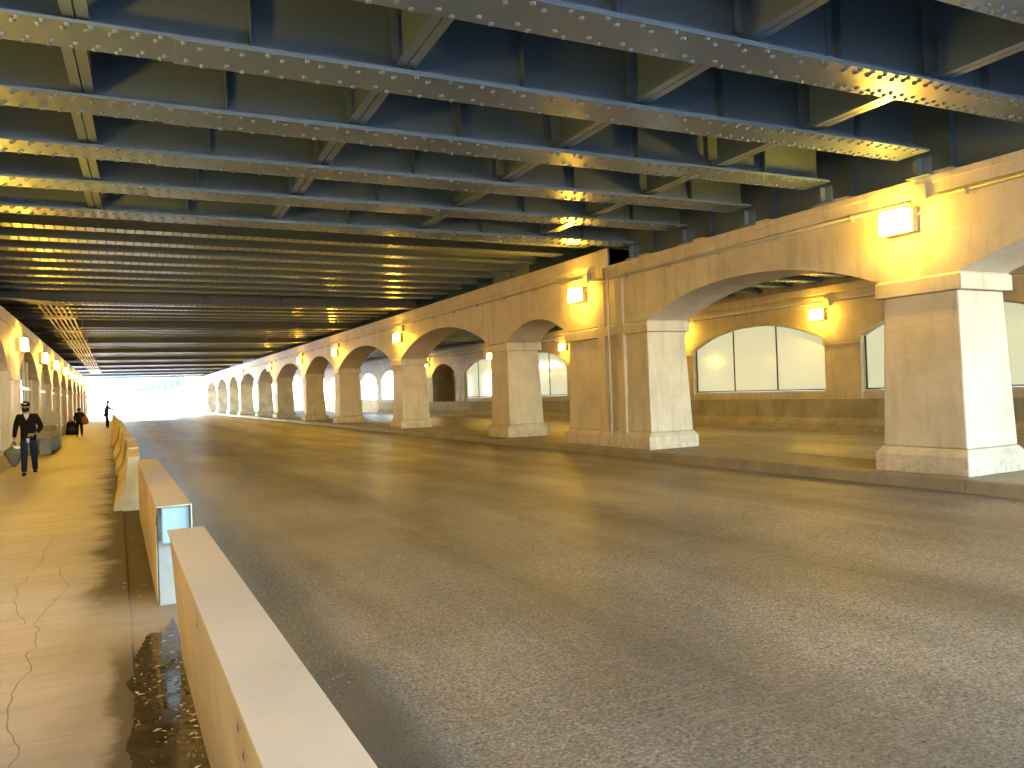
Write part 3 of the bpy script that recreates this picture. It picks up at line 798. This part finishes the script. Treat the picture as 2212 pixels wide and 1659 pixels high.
jp = [(-.30, 0), (.30, 0), (.28, .10), (.14, .30), (.085, .80), (.085, .83), (-.085, .83), (-.085, .80), (-.15, .32), (-.29, .10)]
def jersey(y0, y1, x0, x1, m_, cap, lab):
    t = empty('jersey_barrier', (x0, y0, .13)); t.rotation_euler = (0, 0, -math.atan2(x1-x0, y1-y0)); L = y1-y0
    MB().prism(jp, 'y', 0, L).build('body', m_, t, bevel=.012)
    if cap: MB().box(-.093, .093, .0, L-.1, .832, .842).build('steel_cover', M['cap'], t)
    s = MB().box(-.06, .06, L-.28, L-.12, .832 if not cap else .843, .865); s.build('lifting_plate', M['galv'], t)
    label(t, lab, 'barrier', 'barriers between footpath and road')
jb_ = [(13.4, 15.9, .22, .26), (16.3, 19.9, .27, .30), (20.1, 24.6, .24, .26), (24.9, 28.9, .22, .18), (29.3, 33.3, .20, .22), (33.8, 38.0, .15, .12), (38.4, 42.6, .16, .10), (43, 47.2, .08, .05), (47.6, 51.8, .06, .0), (52.2, 56.4, -.02, -.06), (56.8, 61, -.06, -.12), (61.4, 66, -.10, -.16), (66.4, 71, -.16, -.20)]
for i, (a, b_, xa, xb) in enumerate(jb_):
    jersey(a, b_, xa, xb, M['barrier'], i < 5, 'sloped foot barrier, %s in line behind the blue ended one' % ordn(i))

# ------------------------------------------------------------------ people
def skin(name, chains, mat_, parent, sub=2, extra=None):
    """chains: list of [(x,y,z,r)...]; a point may repeat an earlier one to branch"""
    vs_, rs, es, idx = [], [], [], {}
    for ch in chains:
        last = None
        for p in ch:
            k = tuple(round(c, 3) for c in p[:3])
            if k not in idx: idx[k] = len(vs_); vs_.append(p[:3]); rs.append(p[3] if isinstance(p[3], tuple) else (p[3], p[3]))
            if last is not None and last != idx[k]: es.append((last, idx[k]))
            last = idx[k]
    me = bpy.data.meshes.new(name); me.from_pydata(vs_, es, [])
    tmp = bpy.data.objects.new(name, me); COL.objects.link(tmp)
    tmp.modifiers.new('skin', 'SKIN').use_smooth_shade = True
    for i, r in enumerate(rs): me.skin_vertices[0].data[i].radius = r
    me.skin_vertices[0].data[0].use_root = True
    sb = tmp.modifiers.new('sub', 'SUBSURF'); sb.levels = sub; sb.render_levels = sub
    dg = bpy.context.evaluated_depsgraph_get(); m2 = bpy.data.meshes.new_from_object(tmp.evaluated_get(dg))
    bpy.data.objects.remove(tmp); m2.materials.clear(); m2.materials.append(mat_); m2.name = name
    m2.polygons.foreach_set('use_smooth', [True]*len(m2.polygons))
    o = bpy.data.objects.new(name, m2); COL.objects.link(o); o.parent = parent; return o
skinm = plain('skin', (.30, .17, .11), .55)
def fingers(w, d, side, n=(0, 0, -1)):
    """hand chains from wrist w hanging along d"""
    w = Vector(w); d = Vector(d).normalized(); s_ = Vector(side).normalized(); palm = w+d*.09
    out = [[(*w, .026), (*(w+d*.045), (.040, .020)), (*palm, (.040, .018))]]
    f = d.cross(s_).normalized()
    for k, (off, L) in enumerate(((-.030, .065), (-.010, .078), (.010, .073), (.029, .058))):
        b_ = palm+s_*off
        out.append([(*palm, (.040, .018)), (*(b_+d*.015), .0095), (*(b_+d*(.015+L*.5)+f*.012), .009), (*(b_+d*(.015+L*.8)+f*.035), .008)])
    th = w+d*.03
    out.append([(*(w+d*.045), (.040, .020)), (*(th-s_*.045+d*.02), .011), (*(th-s_*.055+d*.055+f*.01), .010)])
    return out
def person_base(P, face=-1):
    """P: dict of joints (head, neck, chest, waist, pelvis, shl, ell, wrl, shr, elr, wrr, hpl, knl, anl, hpr, knr, anr)"""
    g = lambda k, r: (*P[k], r)
    ch = [[g('pelvis', (.115, .08)), g('waist', (.11, .08)), g('chest', (.14, .10)), g('neck', .058)],
          [g('neck', .058), (P['head'][0], P['head'][1], P['head'][2]-.10, .068), (P['head'][0], P['head'][1]+face*.006, P['head'][2]-.02, .088), (P['head'][0], P['head'][1], P['head'][2]+.06, .086), (P['head'][0], P['head'][1], P['head'][2]+.10, .055)]]
    for s_ in ('l', 'r'):
        ch.append([g('chest', (.14, .10)), g('sh'+s_, .055), g('el'+s_, .045), g('wr'+s_, .028)])
        ch.append([g('pelvis', (.115, .08)), g('hp'+s_, .075), g('kn'+s_, .062), g('an'+s_, .042), (P['an'+s_][0], P['an'+s_][1]+face*.12, P['an'+s_][2]-.05, .032)])
    return ch
def face_bits(t, h, face, m_skin):
    s = MB(); x, y, z = h
    s.ball((x, y+face*.098, z-.015), .016, .022, .028, 8, 6)
    for sx in (-1, 1): s.ball((x+sx*.088, y, z-.01), .014, .022, .034, 8, 6)
    o = s.build('face', m_skin, t, smooth=True)
    s = MB()
    for sx in (-1, 1): s.ball((x+sx*.032, y+face*.087, z+.015), .013, .008, .007, 8, 6)
    s.build('eyes', M['black'], t, smooth=True)

# walking man, facing the camera (-Y)
t = empty('person', (-1.92, 22.0, .15))
label(t, 'man in dark jacket, blue jeans, black cap and mask walking with a grey green bag', 'person')
J = dict(pelvis=(.02, 0, .93), waist=(.02, 0, 1.10), chest=(.01, 0, 1.34), neck=(.0, -.01, 1.50), head=(-.02, -.03, 1.655),
         shl=(.19, 0, 1.42), ell=(.29, .04, 1.16), wrl=(.18, -.14, 1.01), shr=(-.18, 0, 1.42), elr=(-.25, .03, 1.13), wrr=(-.27, -.05, .87),
         hpl=(.11, 0, .88), knl=(.125, -.02, .50), anl=(.13, .16, .13), hpr=(-.08, 0, .88), knr=(-.065, -.14, .50), anr=(-.07, -.22, .09))
body = skin('body', person_base(J), skinm, t)
face_bits(t, J['head'], -1, skinm)
for ch_ in (fingers(J['wrr'], (0, -.05, -1), (0, 1, 0)),): skin('hand', ch_, skinm, t, 2)
skin('hand', fingers((.17, -.145, 1.01), (-.9, -.1, -.25), (0, 0, 1)), skinm, t, 2)
navy = plain('dark_jacket', (.004, .004, .006), .85); jean = plain('blue_denim', (.010, .016, .04), .85); shirt = plain('pale_shirt', (.35, .40, .5), .7)
g = lambda k, r: (*J[k], r)
skin('jacket', [[(.02, 0, .80, (.175, .13)), (.02, 0, .88, (.19, .14)), (.02, 0, 1.10, (.175, .13)), (.01, 0, 1.34, (.19, .14)), (.0, 0, 1.455, (.10, .085))],
                [(.01, 0, 1.34, (.19, .14)), (.185, 0, 1.425, .080), (.29, .04, 1.16, .062), (.20, -.12, 1.02, .046)],
                [(.01, 0, 1.34, (.19, .14)), (-.175, 0, 1.425, .080), (-.25, .03, 1.13, .060), (-.27, -.04, .92, .046)]], navy, t)
skin('trousers', [[(.02, 0, 1.0, (.15, .115)), (.02, 0, .90, (.165, .125)), g('hpl', .105), g('knl', .078), (J['anl'][0], J['anl'][1], J['anl'][2]-.02, .062)],
                  [(.02, 0, .90, (.165, .125)), g('hpr', .105), g('knr', .078), (J['anr'][0], J['anr'][1], J['anr'][2]-.02, .062)]], jean, t)
for a_, zz in (('anl', .02), ('anr', -.0)):
    x, y, z = J[a_]; s = MB(); s.ball((x, y-.07, .045+max(0, z-.09)), .048, .14, .045, 12, 8); o = s.build('shoe', navy, t, smooth=True)
    s = MB(); s.ball((x, y-.08, .018+max(0, z-.09)), .05, .145, .018, 12, 6); s.build('sole', plain('white_sole', (.6, .6, .6)), o, smooth=True)
s = MB(); x, y, z = J['head']; s.ball((x, y, z+.065), .098, .108, .075, 14, 8); s.ball((x, y-.12, z+.045), .07, .075, .012, 12, 6)
cap_ = s.build('cap', navy, t, smooth=True)
MB().box(x-.035, x+.035, y-.112, y-.100, z+.07, z+.095).build('cap_badge', plain('cap_badge', (.55, .53, .45)), cap_)
s = MB(); s.ball((x, y-.035, z-.06), .082, .078, .062, 14, 8); s.build('mask', plain('black_mask', (.012, .01, .01)), t, smooth=True)
s = MB(); s.prism([(-.055, 1.50), (.055, 1.50), (.045, 1.43), (.0, 1.335), (-.045, 1.43)], 'y', -.155, -.118); s.prism([(-.02, .90), (.05, .90), (.05, .80), (.0, .79)], 'y', -.145, -.125)
s.build('shirt', shirt, t)
# bag in his right hand
bagm = plain('sage_cloth_bag', (.12, .12, .09), .8)
tb = empty('carrier_bag', (-2.20, 21.92, .42)); label(tb, 'crumpled grey green cloth bag hanging from the walking man\'s hand', 'bag')
s = MB(); n0 = 14; rings = []
prof_b = [(-.04, .03), (.04, .09), (.14, .13), (.26, .19), (.36, .19), (.42, .11), (.45, .07)]
for (z, r) in prof_b:
    rings.append([(r*math.cos(2*math.pi*q/n0)*(1+.12*math.sin(3*q+z*20))*1.0, .55*r*math.sin(2*math.pi*q/n0)*(1+.15*math.cos(2*q+z*9)), z) for q in range(n0)])
for ra_, rb_ in zip(rings, rings[1:]):
    for q in range(n0): s.face([ra_[q], ra_[(q+1) % n0], rb_[(q+1) % n0], rb_[q]])
s.face(rings[0][::-1]); s.face(rings[-1]); s.build('bag_body', bagm, tb, smooth=True)
s = MB(); s.tube([(-.07, 0, .42), (-.03, -.02, .53), (0, -.03, .57), (.03, -.02, .53), (.07, 0, .42)], .010, 6); s.build('handle', M['black'], tb, smooth=True)
MB().ball((.06, -.03, .42), .08, .05, .045).build('white_parcel', plain('white_paper_parcel', (.7, .7, .7)), tb, smooth=True)

# woman walking away with bag
def walker(loc, lab, J, jk, tk, scale=1, bulky=1.0):
    t = empty('person', loc); t.scale = (scale,)*3; label(t, lab, 'person')
    skin('body', person_base(J, 1), skinm, t); g = lambda k, r: (*J[k], r)
    for s_ in ('l', 'r'): skin('hand', fingers(J['wr'+s_], Vector(J['wr'+s_])-Vector(J['el'+s_]), (0, 1, 0)), skinm, t, 1)
    b_ = bulky; p, w_, c, n = J['pelvis'], J['waist'], J['chest'], J['neck']
    skin('coat', [[(*p, (.19*b_, .15*b_)), (*w_, (.19*b_, .15*b_)), (*c, (.20*b_, .15*b_)), (n[0], n[1], n[2]-.04, .09)],
                  [(*c, (.20*b_, .15*b_)), g('shl', .085), g('ell', .066), g('wrl', .05)], [(*c, (.20*b_, .15*b_)), g('shr', .085), g('elr', .066), g('wrr', .05)]], jk, t)
    skin('trousers', [[(*p, (.15, .12)), g('hpl', .105), g('knl', .08), g('anl', .06)], [(*p, (.15, .12)), g('hpr', .105), g('knr', .08), g('anr', .06)]], tk, t)
    for a_ in ('anl', 'anr'):
        x, y, z = J[a_]; MB().ball((x, y+.06, .045), .048, .13, .045).build('shoe', M['black'], t, smooth=True)
    x, y, z = J['head']; s = MB(); s.ball((x, y-.01, z+.03), .105, .112, .11, 14, 10); s.build('hair', plain('dark_hair', (.02, .016, .014)), t, smooth=True)
    face_bits(t, J['head'], 1, skinm)
    return t
J2 = dict(pelvis=(0, 0, .88), waist=(0, .02, 1.05), chest=(.0, .06, 1.28), neck=(0, .10, 1.42), head=(-.01, .14, 1.56),
          shl=(-.18, .06, 1.36), ell=(-.27, .02, 1.12), wrl=(-.24, .12, .92), shr=(.18, .06, 1.36), elr=(.28, .02, 1.14), wrr=(.30, .14, .95),
          hpl=(-.1, 0, .84), knl=(-.11, .04, .47), anl=(-.12, -.10, .08), hpr=(.1, 0, .84), knr=(.1, .06, .47), anr=(.11, .10, .08))
walker((-1.72, 46.5, .15), 'person walking away in a dark padded coat along the left wall', J2, plain('dark_teal_coat', (.010, .016, .020)), plain('dark_trousers', (.006, .006, .014)), .90, 1.12)
tb = empty('shoulder_bag', (-1.46, 46.3, .98)); label(tb, 'red brown shoulder bag carried on the right side of the walking person', 'bag')
MB().ball((0, 0, .02), .20, .14, .22, 12, 8).build('bag_body', plain('red_brown_leather', (.28, .10, .06)), tb, smooth=True)
s = MB(); s.tube([(-.18, 0, .18), (-.26, .02, .42), (-.16, .05, .50)], .012, 6); s.build('strap', M['black'], tb)
# man leaning on barrier
J3 = dict(pelvis=(0, 0, .93), waist=(.03, 0, 1.10), chest=(.08, 0, 1.33), neck=(.10, 0, 1.50), head=(.12, 0, 1.67),
          shl=(.08, .17, 1.42), ell=(.30, .20, 1.22), wrl=(.55, .15, 1.12), shr=(.08, -.17, 1.42), elr=(.30, -.2, 1.22), wrr=(.58, -.12, 1.08),
          hpl=(0, .09, .88), knl=(.04, .1, .48), anl=(.02, .12, .08), hpr=(0, -.09, .88), knr=(.10, -.1, .48), anr=(.12, -.12, .08))
walker((-.62, 61, .15), 'person leaning forward with both arms resting over the barrier near the daylight', J3, plain('blue_grey_coat', (.03, .05, .09)), plain('dark_blue_trousers', (.01, .018, .04)), 1.08, 1.15)
# luggage heap by the wall
tb = empty('backpack', (-2.25, 50, .15)); label(tb, 'bulging dark backpack standing on the footpath against the left wall', 'backpack')
bk = plain('dark_nylon', (.006, .007, .006))
MB().frus((-.30, .30, -.2, .2), (-.20, .20, -.14, .14), .02, .78).build('bag_body', bk, tb, bevel=.09); MB().ball((.02, -.2, .28), .18, .09, .2, 12, 8).build('front_pocket', plain('khaki_nylon', (.05, .045, .03)), tb, smooth=True)
s = MB(); s.tube([(-.1, 0, .78), (0, 0, .86), (.1, 0, .78)], .015, 6); s.build('handle', M['black'], tb)

# ------------------------------------------------------------------ outside
glass_b = plain('blue_glass', (.06, .15, .2), .5); wht = plain('pale_facade', (.25, .27, .28)); dk = plain('dark_paint', (.01, .02, .025))
def building(x0, x1, y, z0, z1, lab, nx, nz, colm, d=20):
    t = empty('building', ((x0+x1)/2, y, z0)); O_ = (-(x0+x1)/2, -y, -z0); label(t, lab, 'building')
    MB().box(x0, x1, y, y+d, z0, z1).build('wall', wht, t, loc=O_)
    wx = (x1-x0)/nx; wz = (z1-z0)/nz
    for i in range(nx):
        for k in range(nz):
            MB().box(x0+wx*(i+.18), x0+wx*(i+.86), y-.15, y-.01, z0+wz*(k+.15), z0+wz*(k+.8)).build('window', colm, t, loc=O_)
    MB().box(x0-.3, x1+.3, y-.4, y+d, z1+.01, z1+.8).build('roof', dk, t, loc=O_)
building(2, 21, 300, 6, 36, 'pale block with narrow glass bays straight beyond the underpass exit', 9, 7, glass_b)
building(21.5, 44, 285, 6, 40, 'blue glass building with white bands at the right of the daylight opening', 6, 8, glass_b)
building(-46, -12, 330, 7, 30, 'pale building left of the daylight beyond the exit', 8, 6, wht)
def car(x, y, z, lab, c):
    t = empty('parked_car', (x, y, z)); label(t, lab, 'car', 'cars parked beyond the exit')
    s = MB().prism([(-2.1, .35), (2.1, .35), (2.15, .75), (1.3, .92), (.7, 1.42), (-1.1, 1.42), (-1.75, .95), (-2.15, .85)], 'y', -.85, .85); s.build('body', c, t, bevel=.05)
    MB().prism([(-1.55, .95), (1.15, .95), (.66, 1.36), (-1.05, 1.36)], 'y', -.865, -.851).build('side_window', M['black'], t)
    for wx in (-1.35, 1.35):
        for wy in (-.86, .7):
            s = MB().tube([(wx, wy, .33), (wx, wy+.16, .33)], .33, 14); s.build('wheel', M['black'], t)
car(8, 262, 5.0, 'small teal car parked beyond the exit left of the glass building', plain('teal_paint', (.02, .16, .2), .3))
car(25, 258, 4.85, 'teal car parked beyond the exit in front of the glass building', plain('cyan_paint', (.02, .2, .26), .3))
# far street lamp
t = empty('street_lamp', (-8.0, 190, 1.9)); label(t, 'slim street lamp in the glare beyond the exit', 'street lamp')
MB().tube([(0, 0, 0), (0, 0, 8.2)], .12, 8).build('pole', dk, t); MB().tube([(0, 0, 8.1), (1.2, 0, 8.4), (2.2, 0, 8.4)], .08, 8).build('arm', dk, t); MB().box(1.9, 2.9, -.3, .3, 8.1, 8.5).build('lamp_head', dk, t, bevel=.05)
# retaining wall on the right beyond the arcade
s = MB().box(11.9, 12.9, 136.8, 200, 0, 5.2); o = s.build('retaining_wall', wht); label(o, 'pale retaining wall beyond the end of the arcade', 'wall')
